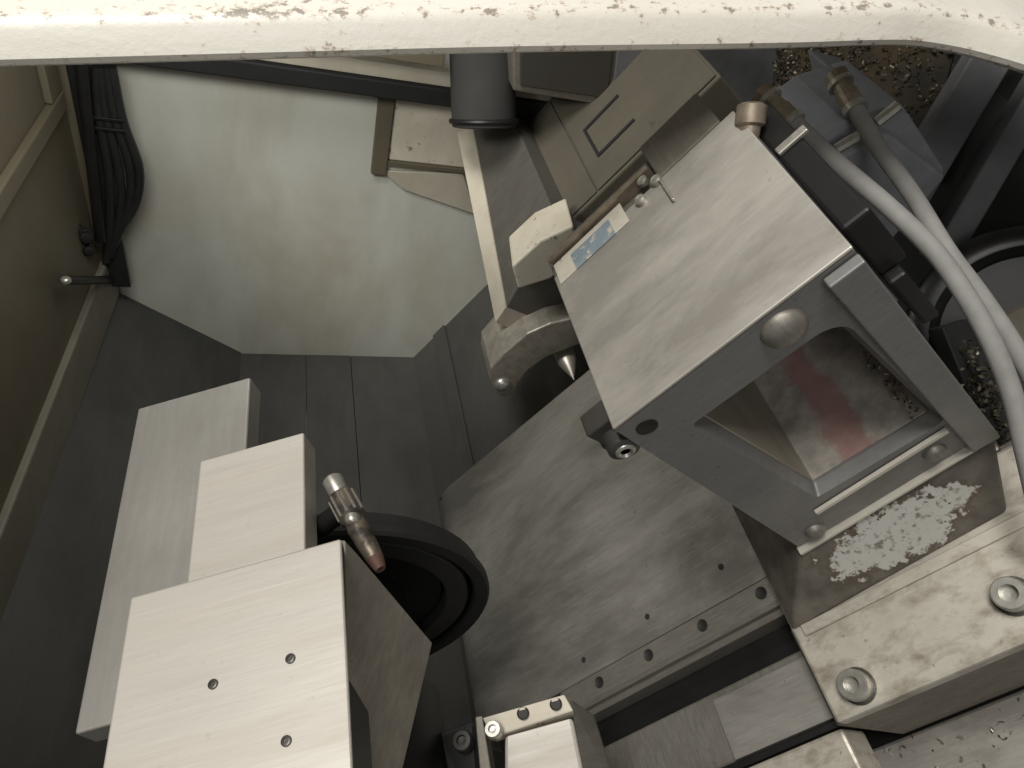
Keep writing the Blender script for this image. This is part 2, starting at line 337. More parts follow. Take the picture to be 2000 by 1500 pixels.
# ================================================================== LEFT DOOR
dA = Vector((-0.372, 1.42, 0)); dB = Vector((-0.418, 0.55, 0)); dd = (dA - dB).normalized(); dn = Vector((dd.y, -dd.x, 0))
dS = dB - dd * 0.9
def dbox(u0, u1, z0, z1, t0, t1, b=0.002):
    L = (dA - dS).length
    P = lambda u, t, z: dS + dd * (u * L) + dn * t + Vector((0, 0, z))
    return loft([P(u0, t0, z0), P(u1, t0, z0), P(u1, t1, z0), P(u0, t1, z0)], [P(u0, t0, z1), P(u1, t0, z1), P(u1, t1, z1), P(u0, t1, z1)], b)
door = Thing('sliding_door', 'olive painted sliding door panel along the left edge with a pale bottom rail', 'door', base=(dB.x, dB.y, -1.19))
door.add('panel', dbox(0, 1.0, -1.10, -0.15, -0.03, 0, 0.002), M['olive'])
door.add('bottom_rail', dbox(0, 0.985, -1.165, -1.045, -0.03, 0.012, 0.004), M['olive_rail'])
door.add('seal_strip', dbox(0, 0.985, -1.195, -1.1655, -0.03, 0.006, 0.002), M['olive'])
door.add('window_frame', dbox(0.0, 0.935, -0.685, -0.652, 0.0002, 0.014, 0.003), M['olive'])
door.add('window_frame', dbox(0.9, 0.935, -0.65, -0.16, 0.0002, 0.013, 0.003), M['olive'])

# ================================================================== FAR WALL FITTINGS
hatch = Thing('inspection_hatch', 'cream square hatch in a brown bracket on the far wall', 'hatch', base=(0.27, 1.39, -0.78))
hatch.add('cover_panel', box(0.205, 0.42, 1.392, 1.3995, -0.765, -0.585, 0.003), M['tailcream'])
hatch.add('upright_bar', box(0.170, 0.203, 1.384, 1.3995, -0.80, -0.44, 0.003), M['olive'])
hatch.add('bottom_bar', box(0.2035, 0.43, 1.386, 1.3995, -0.776, -0.7655, 0.001), M['olive'])
lf = [on_y(x, y, 1.392) for x, y in ((742, 333), (905, 340), (930, 420), (790, 372))]
hatch.add('lower_flange', loft(lf, [p + Vector((0, 0.0075, 0)) for p in lf], 0.002), M['tailstrip'])
beam = Thing('ceiling_rail', 'dark horizontal rail running across the top of the far wall', 'rail', base=(0, 1.36, -0.6))
beam.add('bar', box(-0.45, 0.55, 1.325, 1.361, -0.603, -0.568, 0.004), M['void'])
beam.add('lip', box(-0.45, 0.55, 1.335, 1.36, -0.5675, -0.540, 0.002), M['tailstrip'])
beam.add('top_channel', box(-0.45, 0.26, 1.25, 1.361, -0.498, -0.472, 0.002), M['olive'])
# post with hoses in the corner
post = Thing('cable_post', 'black corner post carrying bundled hoses beside the olive door', 'post', base=(-0.33, 1.34, -1.11))
post.add('upright', box(-0.362, -0.325, 1.335, 1.352, -1.105, -0.48, 0.002), M['rubber'])
post.add('side_plate', box(-0.385, -0.364, 1.338, 1.356, -1.02, -0.48, 0.002), M['olive'])
post.add('foot_bracket', tube([on_x(122, 546, -0.362), on_x(165, 548, -0.360), on_y(215, 545, 1.33)], 0.008, 8, 4), M['iron'], smooth=True)
post.add('side_pipe', tube([on_y(158, 120, 1.30), on_y(172, 250, 1.30), on_y(186, 380, 1.30), on_y(196, 470, 1.30)], 0.010, 12, 6), M['iron'], smooth=True)
for (px, py, r_) in ((150, 448, 0.013), (166, 462, 0.015), (152, 480, 0.014), (172, 488, 0.013)):
    q_ = on_y(px, py, 1.27)
    post.add('connector', turned(q_, (0.4, -0.8, 0.3), [(-0.02, r_ * 0.7), (-0.012, r_), (0.0, r_), (0.003, r_ * 0.75), (0.010, r_ * 0.7), (0.011, r_ * 0.3)], 12), M['iron'], smooth=True)
post.put('bolt', dome_mesh('bolt', 0.008, 0.005, M['zinc']), on_x(128, 546, -0.352))
def hz(p): return on_y(p[0], p[1], 1.33)
for i, L in enumerate(([(196, 130), (205, 215), (232, 330), (236, 410), (215, 500)], [(208, 130), (222, 220), (254, 330), (252, 400), (222, 480)], [(218, 130), (240, 235), (272, 330), (264, 400), (228, 455)], [(188, 130), (192, 215), (212, 330), (216, 420), (208, 510)])):
    post.add('hose', tube([hz(p) for p in L], 0.0085, 12, 8), M['rubber'], smooth=True)
for zz in (-0.71, -0.73):
    post.add('clamp_band', box(-0.338, -0.282, 1.318, 1.342, zz, zz + 0.008, 0.002), M['iron'])

# ================================================================== TAILSTOCK
tail = Thing('tailstock', 'tan tailstock body with dark slanted arm and curved jaw holding a pointed centre', 'tailstock', ang=S60, base=(-0.2, 1.1, -0.975))
tail.add('body', box(-0.31, 0.02, 0.985, 1.33, -0.9745, -0.715, 0.004), M['tan'])
tail.add('panel', box(-0.305, -0.236, 0.99, 1.325, -0.7145, -0.711, 0.001), M['tan'])
tail.add('panel', box(-0.2325, 0.015, 0.99, 1.325, -0.7145, -0.7105, 0.001), M['tan'])
for (x0, x1, y0, y1) in ((-0.205, -0.20, 1.055, 1.15), (-0.199, -0.12, 1.055, 1.061), (-0.199, -0.12, 1.144, 1.15)):
    tail.add('recess_edge', box(x0, x1, y0, y1, -0.7105, -0.707, 0.0008), M['void'])
# tapered arm
near = [m_y(968, 630, 0.955), m_y(990, 600, 0.95), m_y(1090, 430, 0.95)]
farr = [fr(S60, (0.338, 1.377, -0.679)), fr(S60, (0.371, 1.377, -0.663)), fr(S60, (0.429, 1.377, -0.60))]
back = Vector((0.02, 0, -0.12))
def swept(A, B, k=10):
    return rings([[a.lerp(b, i / k) for a, b in zip(A, B)] for i in range(k + 1)])
arm = tail.add('arm', swept([near[1], near[2], near[2] + back, near[1] + back], [farr[1], farr[2], farr[2] + back, farr[1] + back]), M['tailcast'], smooth=True)
e = Vector((-0.0015, 0, 0.0015))
tail.add('arm_edge_strip', swept([near[0], near[1] + e, near[1] + e + back * 0.9, near[0] + back * 0.9], [farr[0], farr[1] + e, farr[1] + e + back * 0.9, farr[0] + back * 0.9]), M['tailstrip'], smooth=True)
c0 = fr(S60, on_y(945, 236, 1.25)); c1 = c0 + fr(S60, (-0.03, 0.09, 0.20))
tail.add('cylinder', turned(c0, c1 - c0, [(-0.012, 0.052), (-0.010, 0.060), (0.0, 0.061), (0.32, 0.061)], 32), M['tubepaint'], smooth=True)
tail.add('cylinder_rim', tube([c0 + (basis(c1 - c0)[0] * math.cos(t) + basis(c1 - c0)[1] * math.sin(t)) * 0.062 for t in [k * math.pi / 12 for k in range(25)]], 0.005, 8, 2), M['iron'], smooth=True)
# curved jaw
YJ = 0.905
jp = [(957, 742), (958, 720), (985, 690), (1030, 652), (1075, 632), (1118, 622), (1150, 640), (1148, 668), (1110, 680), (1066, 698), (1030, 724), (1012, 748), (1003, 768), (985, 777), (966, 768)]
JF = [m_y(x, y, YJ) for x, y in jp]; JB = [p + Vector((0.0, 0.105, 0)) for p in JF]
tail.add('jaw', loft(JF, JB, 0.003), M['tailjaw'])
zinc_dome = dome_mesh('bolt', 0.017, 0.012, M['zinc'])
tail.put('bolt', zinc_dome, m_y(981, 750, YJ), rotm=TO_FRONT)
# clamp ring and cream cap between arm and jaw
rp = [(985, 655), (1010, 612), (1050, 578), (1100, 556)]
tail.add('clamp_ring', tube([m_y(x, y, YJ + 0.075) for x, y in rp], 0.006, 10, 8), M['screw'], smooth=True)
kp = [(1000, 520), (1055, 470), (1120, 440), (1130, 500), (1075, 545), (1012, 565)]
tail.add('cap', loft([m_y(x, y, 0.90) for x, y in kp], [m_y(x, y, 0.90) + Vector((0, 0.10, -0.02)) for x, y in kp], 0.004), M['tailcream'])
tip = m_y(1121, 742, 0.86); ax = Vector((0, 1, 0))
tail.add('centre_point', turned(tip, ax, [(0, 0.0006), (0.045, 0.017), (0.05, 0.019), (0.09, 0.021), (0.10, 0.026), (0.12, 0.026)], 28), M['bright_steel'], smooth=True)
tail.add('quill_sleeve', turned(tip, ax, [(0.105, 0.03), (0.11, 0.036), (0.2, 0.036)], 28), M['iron'], smooth=True)

# ================================================================== ROOF / HEADER (upper opening rim)
LIP = [(-700, 142, 0.50), (-260, 131, 0.50), (0, 124, 0.50), (500, 110, 0.50), (1000, 97, 0.50), (1500, 90, 0.50), (1700, 84, 0.50), (1780, 85, 0.502), (1860, 97, 0.50), (1930, 114, 0.492), (2000, 135, 0.482), (2150, 185, 0.465), (2350, 262, 0.44)]
pts = cr([on_y(x, y, Y) for x, y, Y in LIP], 6)
prof = [(0.022, -0.004), (0.004, -0.0005), (0.001, 0.0012), (0.0, 0.0035), (0.002, 0.0075), (0.0065, 0.0165), (0.0085, 0.0195), (0.0115, 0.0215), (0.016, 0.0228), (0.05, 0.0305), (0.15, 0.053), (0.30, 0.085)]
wear = [0.6, 0.85, 0.9, 0.75, 0.42, 0.45, 0.85, 1.0, 0.75, 0.0, 0.0, 0.0]
bm = bmesh.new(); wl = bm.verts.layers.float.new('wear')
R = []
for p in pts:
    row = []
    for (dy, dz), wv in zip(prof, wear):
        v = bm.verts.new(p + Vector((0, dy, dz))); v[wl] = wv; row.append(v)
    R.append(row)
for a, b in zip(R, R[1:]):
    for i in range(len(prof) - 1): bm.faces.new((a[i], b[i], b[i + 1], a[i + 1]))
for v in bm.verts: v.co -= Vector((0.2, 0.6, -0.25))
hd = mesh_obj('opening_rim', bm, M['header'], True); hd.location = Vector((0.2, 0.6, -0.25)) + OFF
hd['label'] = 'chipped cream enamel rim of the machine opening across the top'; hd['category'] = 'machine rim'
sm = hd.modifiers.new('thickness', 'SOLIDIFY'); sm.thickness = 0.003; sm.offset = 1
# hood behind the rim
hood = Thing('hood', 'dark hood box under the roof behind the tailstock', 'hood', base=(0.65, 1.2, -0.5))
hood.add('shell', loft([on_y(1002, 60, 1.2), on_y(1002, 178, 1.2), on_y(1270, 222, 1.2), on_y(1420, 246, 1.2), on_y(1560, 240, 1.2), on_y(1560, 40, 1.2)],
                      [on_y(1002, 60, 1.2) + Vector((0, .17, 0)), on_y(1002, 178, 1.2) + Vector((0, .17, 0)), on_y(1270, 222, 1.2) + Vector((0, .17, 0)), on_y(1420, 246, 1.2) + Vector((0, .17, 0)), on_y(1560, 240, 1.2) + Vector((0, .17, 0)), on_y(1560, 40, 1.2) + Vector((0, .17, 0))], 0.004), M['cover_side'])
hood.add('front_panel', loft([on_y(1015, 60, 1.199), on_y(1015, 165, 1.199), on_y(1185, 190, 1.199), on_y(1200, 60, 1.199)], [p + Vector((0, -0.006, 0)) for p in (on_y(1015, 60, 1.199), on_y(1015, 165, 1.199), on_y(1185, 190, 1.199), on_y(1200, 60, 1.199))], 0.002), M['hoodpaint'])
hood.add('front_panel', loft([on_y(1208, 60, 1.199), on_y(1193, 192, 1.199), on_y(1410, 235, 1.199), on_y(1500, 230, 1.199), on_y(1520, 60, 1.199)], [p + Vector((0, -0.006, 0)) for p in (on_y(1208, 60, 1.199), on_y(1193, 192, 1.199), on_y(1410, 235, 1.199), on_y(1500, 230, 1.199), on_y(1520, 60, 1.199))], 0.002), M['strut'])

# ================================================================== BED COVER + RAIL
sheet = Thing('bed_cover_sheet', 'stained grey steel cover sheet on the slanted bed below the tool block', 'cover sheet', ang=S60, base=(-0.55, 0.6, -0.975))
prof = [(-0.24, -0.87), (-0.55, -0.87), (-0.86, -0.87)]
for k in range(1, 9):
    a = math.radians(k * 8.5); prof.append((-0.86 - 0.07 * math.sin(a), -0.87 - 0.07 * (1 - math.cos(a))))
prof += [(-0.955, -1.0), (-0.97, -1.06)]
A = [Vector((s, 0.347, n)) for s, n in prof] + [Vector((s, 0.347, n - 0.006)) for s, n in prof[::-1]]
B = [Vector((p.x, 0.83, p.z)) for p in A]
sheet.add('sheet', loft(A, B, 0), M['bed_sheet'], smooth=True)
sheet.add('end_fold', box(-0.90, -0.24, 0.826, 0.8295, -0.974, -0.8765, 0), M['dark_sheet'])
h_small = hole_mesh('screw_hole', 0.0036, M['recess'])
for s_, y_ in ((-0.376, 0.388), (-0.511, 0.38), (-0.641, 0.372)): sheet.put('screw_hole', h_small, (s_, y_, -0.8695))
rail = Thing('linear_rail', 'long bolted linear rail edging the steel cover sheet', 'rail', ang=S60, base=(-0.5, 0.32, -0.93))
rp = [(0.3465, -0.872), (0.3455, -0.868), (0.315, -0.868), (0.309, -0.873), (0.309, -0.884), (0.302, -0.889), (0.302, -0.94), (0.3465, -0.94)]
rail.add('rail_bar', loft([Vector((-0.70, y, n)) for y, n in rp], [Vector((0.1, y, n)) for y, n in rp], 0.0012), M['rail'])
h_big = hole_mesh('bolt_hole', 0.0072, M['recess'])
for k in range(5): rail.put('bolt_hole', h_big, (-0.623 + 0.0945 * k, 0.331, -0.8678))
way = Thing('cross_way_cover', 'worn steel cross way cover plates beneath the slide plate', 'way cover', ang=S60, base=(-0.5, 0.22, -0.95))
way.add('gutter', box(-0.75, 0.1, 0.262, 0.3018, -0.95, -0.925, 0.001), M['iron'])
way.add('cover_plate', box(-0.74, -0.30, 0.178, 0.2615, -0.94, -0.905, 0.003), M['steel_mid'])
way.add('cover_plate', box(-0.478, -0.30, 0.1785, 0.252, -0.9045, -0.899, 0.0015), M['bed_sheet'])
way.add('side_strip', box(-0.74, -0.30, 0.168, 0.1755, -0.945, -0.897, 0.001), M['iron'])
way.add('edge_bar', box(-0.62, -0.333, 0.112, 0.166, -0.96, -0.897, 0.004), M['slide'])
way.add('lower_sheet', box(-0.62, 0.2, -0.12, 0.163, -1.10, -1.076, 0.004), M['bed_sheet'])

# ================================================================== CROSS SLIDE
FLK = Vector((0, 0, 0))
slide = Thing('cross_slide', 'bright oily slide plate with socket bolts and a flaking white riser under the tool block', 'slide', ang=S60, base=(-0.15, 0.35, -0.91))
slide.add('slide_plate', box(-0.319, 0.0, 0.162, 0.335, -0.875, -0.85, 0.004), M['slide'])
slide.add('saddle', box(-0.317, -0.02, 0.3355, 0.54, -0.972, -0.851, 0.004), M['rail'])
slide.add('apron', box(-0.330, 0.25, 0.165, 0.279, -1.075, -0.8755, 0.003), M['cover_side'])
slide.add('plate_rim', box(-0.305, -0.02, 0.255, 0.2685, -0.8495, -0.846, 0.0012), M['slide'])
sock = socket_mesh('socket_bolt', 0.0165, 0.014, M['zinc']); wash = mesh_from(turned((0, 0, 0), (0, 0, 1), [(0, 0.0195), (0.001, 0.0195), (0.0012, 0.017), (0.0004, 0)], 24), 'counterbore', M['screw'])
for s_, y_ in ((-0.278, 0.187), (-0.096, 0.203)):
    b_ = slide.put('socket_bolt', sock, (s_, y_, -0.8455)); 
    w_ = bpy.data.objects.new('counterbore', wash); COL.objects.link(w_); w_.parent = b_; w_.location = (0, 0, -0.0042)
    w_.scale = (1, 1, 1)
FLK = Vector((-0.15, 0.29, -0.808)) - slide.base
M['flaked'] = flaked()
top = [(-0.236, 0.318), (-0.013, 0.318), (-0.013, 0.50), (-0.236, 0.50)]; bot = [(-0.318, 0.266), (-0.052, 0.275), (-0.0, 0.53), (-0.318, 0.53)]
slide.add('riser', loft([Vector((a, b, -0.849)) for a, b in bot], [Vector((a, b, -0.768)) for a, b in top], 0.004), M['flaked'])

# ================================================================== TOOL BLOCK
tb = Thing('tool_block', 'large steel tool block with a square window and red paint inside', 'tool block', ang=S60, base=(-0.1, 0.41, -0.765))
out = rrect(-0.208, 0.0, -0.762, -0.402, [0.001] * 4, 5)
# real outline leans slightly outward to the bottom left
out = [(x - 0.028 * (-(z + 0.402) / 0.36) * (1 if x < -0.1 else 0.4), z) for x, z in out]
inn = rrect(-0.171, -0.035, -0.682, -0.455, (0.022, 0.006, 0.004, 0.010), 5)
inn2 = rrect(-0.166, -0.040, -0.679, -0.462, (0.019, 0.005, 0.003, 0.008), 5)
P_ = lambda L, y: [Vector((x, y, z)) for x, z in L]
bm = rings([P_(out, 0.50), P_(out, 0.3155), P_(inn, 0.3155), P_(inn2, 0.329), P_(inn2, 0.50), P_(out, 0.50)], caps=False)
bmesh.ops.remove_doubles(bm, verts=bm.verts[:], dist=1e-6)
tb.add('body', bm, M['steel_front'])
tb.add('back_plate', box(-0.208, 0.0, 0.5005, 0.512, -0.762, -0.408, 0.002), M['steel_front'])
tb.add('window_floor', box(-0.1655, -0.0405, 0.331, 0.499, -0.6785, -0.6765, 0), M['cavity'])
tb.add('window_side', box(-0.1658, -0.1640, 0.331, 0.499, -0.676, -0.468, 0), M['tailside'])
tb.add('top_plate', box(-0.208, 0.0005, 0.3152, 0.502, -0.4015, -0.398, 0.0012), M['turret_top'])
tb.add('edge_strip', loft([Vector((-0.026, 0.3145, -0.405)), Vector((0.0006, 0.3145, -0.405)), Vector((-0.011, 0.3145, -0.75)), Vector((-0.038, 0.3145, -0.75))],
                          [Vector((-0.026, 0.305, -0.405)), Vector((0.0006, 0.305, -0.405)), Vector((-0.011, 0.305, -0.75)), Vector((-0.038, 0.305, -0.75))], 0.0015), M['steel_front'])
# light-catching ledges under the window
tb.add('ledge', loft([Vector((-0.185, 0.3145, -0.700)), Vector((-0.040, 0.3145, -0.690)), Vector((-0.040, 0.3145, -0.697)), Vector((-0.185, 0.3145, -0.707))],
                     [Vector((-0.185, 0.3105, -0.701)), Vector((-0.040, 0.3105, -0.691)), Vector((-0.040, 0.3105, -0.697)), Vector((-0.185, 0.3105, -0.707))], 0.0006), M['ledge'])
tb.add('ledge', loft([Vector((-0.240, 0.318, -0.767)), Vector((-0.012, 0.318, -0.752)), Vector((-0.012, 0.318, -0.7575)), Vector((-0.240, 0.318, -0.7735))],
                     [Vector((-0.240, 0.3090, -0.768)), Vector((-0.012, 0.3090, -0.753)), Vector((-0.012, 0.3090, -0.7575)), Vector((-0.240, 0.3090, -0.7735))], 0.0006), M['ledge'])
dome = dome_mesh('bolt', 0.0175, 0.010, M['steel_mid']); dome2 = dome_mesh('bolt', 0.0115, 0.008, M['steel_mid'])
tb.put('bolt', dome, (-0.066, 0.3155, -0.424), rotm=TO_FRONT)
tb.put('bolt', dome2, (-0.206, 0.3155, -0.745), rotm=TO_FRONT); tb.put('bolt', dome2, (-0.063, 0.3155, -0.726), rotm=TO_FRONT)
tb.put('pin_hole', mesh_from(turned((0, 0, 0), (0, 0, 1), [(-0.001, 0.0092), (0.0006, 0.0092), (0.0008, 0.0080), (0.0004, 0.007), (0.0003, 0)], 22), 'pin_hole', M['recess']), (-0.1915, 0.3155, -0.422), rotm=TO_FRONT)
# corner nozzle
cn = Vector((-0.222, 0.316, -0.432))
nz = tb.add('corner_nozzle', turned(cn, (0, 1, 0), [(0, 0.010), (0.002, 0.0135), (0.012, 0.0145), (0.014, 0.017), (0.035, 0.017)], 26), M['screw'], smooth=True)
tb.add('nozzle_screw', turned(cn + Vector((0, 0.001, 0)), (0, -1, 0), [(0, 0.009), (0.002, 0.0085), (0.003, 0.006), (0.001, 0.004), (0.001, 0)], 20), M['zinc'], parent=nz, smooth=True)
tb.add('nozzle_bracket', box(-0.236, -0.2085, 0.330, 0.352, -0.428, -0.404, 0.002), M['screw'])
# clamp strip along the far edge
st = tb.add('clamp_strip', box(-0.212, -0.079, 0.5125, 0.545, -0.47, -0.406, 0.002), M['steel_mid'])
tb.add('sticker', box(-0.203, -0.118, 0.487, 0.515, -0.3978, -0.3970, 0.0003), M['label_cream'], label='torn cream sticker on the far edge')
tb.add('sticker', box(-0.182, -0.134, 0.4865, 0.508, -0.3969, -0.3962, 0.0002), M['label_blue'], label='scuffed blue sticker on the far edge')
tb.add('clamp_block', box(-0.078, -0.012, 0.5025, 0.556, -0.43, -0.3975, 0.002), M['cover_side'])
tb.add('edge_bar', box(-0.205, -0.08, 0.518, 0.5235, -0.4058, -0.392, 0.001), M['brass'])
for s_, y_ in ((-0.09, 0.512), (-0.1, 0.495), (-0.08, 0.50)):
    tb.add('screw', turned((s_, y_, -0.398), (0, 0, 1), [(0, 0.005), (0.005, 0.005), (0.006, 0.003), (0.006, 0)], 12), M['zinc'], smooth=True)
tb.add('stop_pin', box(-0.078, -0.0755, 0.465, 0.505, -0.3978, -0.394, 0.0008), M['zinc'])
tb.add('pipe_stub', turned((0.0, 0.478, -0.405), (0.5, 0.4, 0.3), [(-0.012, 0.008), (0.002, 0.009), (0.004, 0.012), (0.018, 0.012), (0.02, 0.008)], 14), M['brass'], smooth=True)
# side flange on the far right of the block
fl = tb.add('side_flange', box(0.002, 0.024, 0.345, 0.50, -0.485, -0.415, 0.003), M['iron'])
tb.add('flange_bar', box(0.004, 0.030, 0.440, 0.448, -0.4148, -0.411, 0.001), M['zinc'], parent=fl)
tb.add('flange_foot', box(0.002, 0.016, 0.335, 0.44, -0.56, -0.4855, 0.003), M['iron'])

# ================================================================== HEADSTOCK STEPPED COVER
K = 0.80
cov = Thing('stepped_cover', 'three stepped pale steel covers stacked at the lower left', 'machine cover', ang=T24, base=(-0.3, 0.2, -0.62))
def plate(t0, t1, y0, y1, off, th, mat=None):
    return cov.add('cover_plate', box(t0 * K, t1 * K, y0 * K, y1 * K, off * K - th, off * K, 0.0022, 3), mat or M['cover'])
p1 = plate(-0.522, -0.356, 0.30, 0.741, -0.681, 0.028, M['cover_shaded'])
p2 = plate(-0.3885, -0.258, 0.05, 0.568, -0.632, 0.030)
p3 = plate(-0.424, -0.206, -0.25, 0.384, -0.595, 0.0045)
# side skirt of the nearest cover, falling to the back
Pw = lambda x, y, z: fr(T24, (x, y, z))
sk = [dep(676, 1052, 0.7 * K), dep(722, 1112, 0.60), dep(846, 1256, 0.69), dep(792, 1486, 0.66), dep(700, 1700, 0.62), dep(681, 1600, 0.505)]
skin = [fr(T24, p) for p in sk]
# flatten the skirt to its best plane through three corners
a_, b_, c_ = skin[0], skin[2], fr(T24, Vector((dep(681, 1486, 0.7 * K * 0.978).x, dep(681, 1486, 0.7 * K).y, dep(681, 1486, 0.7 * K).z)))
nn = (b_ - a_).cross(c_ - a_).normalized()
def flat(px):
    r = fr(T24, ray(*px)); return r * (nn.dot(a_) / nn.dot(r))
sp = [flat(p) for p in ((676, 1056), (700, 1082), (846, 1256), (792, 1486), (745, 1680), (686, 1680))]
if nn.z < 0: nn = -nn
cov.add('side_skirt', loft([p - nn * 0.001 for p in sp], [p - nn * 0.006 for p in sp], 0.0008), M['skirt'])
scr = socket_mesh('screw', 0.0036, 0.0016, M['screw'], 16)
def on_plate(px, off):
    r = fr(T24, ray(*px)); return r * (off / r.z)
for px in ((568, 1287), (417, 1337), (560, 1448)): cov.put('screw', scr, on_plate(px, -0.595 * K) + Vector((0, 0, 0.0003)), parent=p3)
cov.add('inner_frame', box(-0.30, -0.19, -0.2, 0.28, -0.60, -0.4815, 0.003), M['iron'])
cov.add('inner_frame', box(-0.40, -0.25, 0.0, 0.33, -0.66, -0.575, 0.003), M['iron'])

# ================================================================== CHUCK
kc = 1.07; cc = Vector((0.055 * kc, 0.40 * kc, -0.845 * kc)); rc = 0.20 * kc
chuck = Thing('chuck', 'big round black chuck half hidden behind the stepped covers', 'chuck', base=(cc.x, cc.y, cc.z - rc))
chuck.add('rim', turned(cc, (0, 1, 0), [(0.030, rc * 0.90), (0.002, rc * 0.905), (0.0, rc * 0.915), (0.0, rc * 0.985), (0.004, rc), (0.012, rc), (0.014, rc * 0.97), (0.034, rc * 0.96)], 80), M['iron_disc'], smooth=True)
chuck.add('inner_ring', turned(cc, (0, 1, 0), [(0.028, rc * 0.72), (0.008, rc * 0.725), (0.006, rc * 0.735), (0.006, rc * 0.855), (0.008, rc * 0.865), (0.028, rc * 0.87)], 80), M['iron_lip'], smooth=True)
chuck.add('rear_face', turned(cc + Vector((0, 0.016, 0)), (0, 1, 0), [(0, 0), (0, rc * 0.5), (0.006, rc * 0.505), (0.006, rc * 0.70), (0.0125, rc * 0.705), (0.0125, rc * 0.895)], 72), M['iron'], smooth=True)
# spindle housing under the covers
solo('spindle_housing', turned(cc + Vector((0, -0.5, 0)), (0, 1, 0), [(0, 0.13), (0.38, 0.13), (0.40, 0.10), (0.515, 0.10)], 40), M['iron'], 'black spindle housing in shadow under the stepped covers', 'housing', base=tuple(cc + Vector((0, -0.3, -0.13))), smooth=True)

# ================================================================== COOLANT NOZZLE
q0 = dep(648, 935, 0.66); q1 = dep(744, 1112, 0.60); nd = (q1 - q0); Ln = nd.length
noz = Thing('coolant_nozzle', 'short coolant nozzle with silver cap and copper tip beside the stepped covers', 'nozzle', base=tuple(q1))
def nadd(name, prof, mat, parent=None): return noz.add(name, turned(q0, nd, [(h, r * 0.84) for h, r in prof], 22), mat, smooth=True, parent=parent)
nadd('cap', [(0, 0.009), (0.002, 0.0115), (0.016, 0.0115), (0.020, 0.010)], M['zinc'])
bd = nadd('body', [(0.0202, 0.011), (0.022, 0.0145), (0.05, 0.0145), (0.054, 0.011), (0.058, 0.011), (0.060, 0.0122), (0.078, 0.011), (Ln - 0.012, 0.009)], M['nozzle'])
nadd('copper_tip', [(Ln - 0.0118, 0.0092), (Ln - 0.004, 0.007), (Ln, 0.0055), (Ln, 0.003), (Ln - 0.006, 0.002)], M['copper'])
u_, v_, d_ = basis(nd)
for k in range(10):
    a = 2 * math.pi * k / 10; o_ = (u_ * math.cos(a) + v_ * math.sin(a)) * 0.0120
    noz.add('knurl', tube([q0 + d_ * 0.024 + o_, q0 + d_ * 0.048 + o_], 0.0015, 6, 1, False), M['rail'], parent=bd)
br = dep(640, 1010, 0.64)
noz.add('bracket_arm', tube([q0 + d_ * 0.035, q0 + d_ * 0.035 + Vector((-0.02, 0.0, -0.03)), q0 + d_ * 0.035 + Vector((-0.06, 0.01, -0.10)), q0 + Vector((-0.07, 0.02, -0.21))], 0.010, 12), M['iron'], smooth=True)
noz.put('bolt', dome_mesh('bolt', 0.0065, 0.005, M['zinc']), q0 + d_ * 0.045 + Vector((0.0, -0.012, 0.009)), rotm=TO_FRONT)

# ================================================================== CLAMP BLOCK AT THE BOTTOM
cl = Thing('clamp_block', 'small bright clamp block with two bolt holes at the bottom edge', 'clamp block', ang=T24, base=tuple(fr(T24, dep(1040, 1470, 0.80))))
e0 = [fr(T24, dep(x, y, d)) for x, y, d in ((942, 1402, 0.775), (1102, 1356, 0.775), (1120, 1388, 0.768), (962, 1440, 0.768))]
cl.add('top_bar', loft(e0, [p + Vector((0, 0, -0.022)) for p in e0], 0.0015), M['tailcream'])
e1 = [fr(T24, dep(x, y, d)) for x, y, d in ((985, 1437, 0.768), (1118, 1400, 0.768), (1150, 1560, 0.74), (985, 1600, 0.74))]
cl.add('jaw_plate', loft(e1, [p + Vector((0, 0, -0.03)) for p in e1], 0.004), M['cover'])
e2 = [fr(T24, dep(x, y, d)) for x, y, d in ((928, 1400, 0.775), (942, 1398, 0.775), (975, 1600, 0.735), (945, 1600, 0.735))]
cl.add('side_bar', loft(e2, [p + Vector((0, 0, -0.03)) for p in e2], 0.001), M['cover_side'])
e4 = [fr(T24, dep(x, y, d)) for x, y, d in ((1112, 1362, 0.78), (1160, 1395, 0.80), (1210, 1560, 0.77), (1150, 1560, 0.75))]
cl.add('end_plate', loft(e4, [p + Vector((0.0, 0, -0.05)) for p in e4], 0.003), M['tailcast'])
hb = hole_mesh('bolt_hole', 0.0062, M['recess'])
for px in ((1022, 1394), (1086, 1376)): cl.put('bolt_hole', hb, fr(T24, dep(*px, 0.7725)) + Vector((0, 0, 0.0012)))
cl.put('socket_bolt', socket_mesh('socket_bolt', 0.009, 0.010, M['zinc']), fr(T24, dep(965, 1428, 0.76)))
cl.put('socket_bolt', socket_mesh('socket_bolt', 0.011, 0.010, M['screw']), fr(T24, dep(905, 1450, 0.78)))
e3 = [fr(T24, dep(x, y, d)) for x, y, d in ((850, 1430, 0.80), (930, 1405, 0.80), (950, 1620, 0.76), (850, 1620, 0.76))]
cl.add('rear_lug', loft(e3, [p + Vector((0, 0, -0.04)) for p in e3], 0.006), M['iron'])

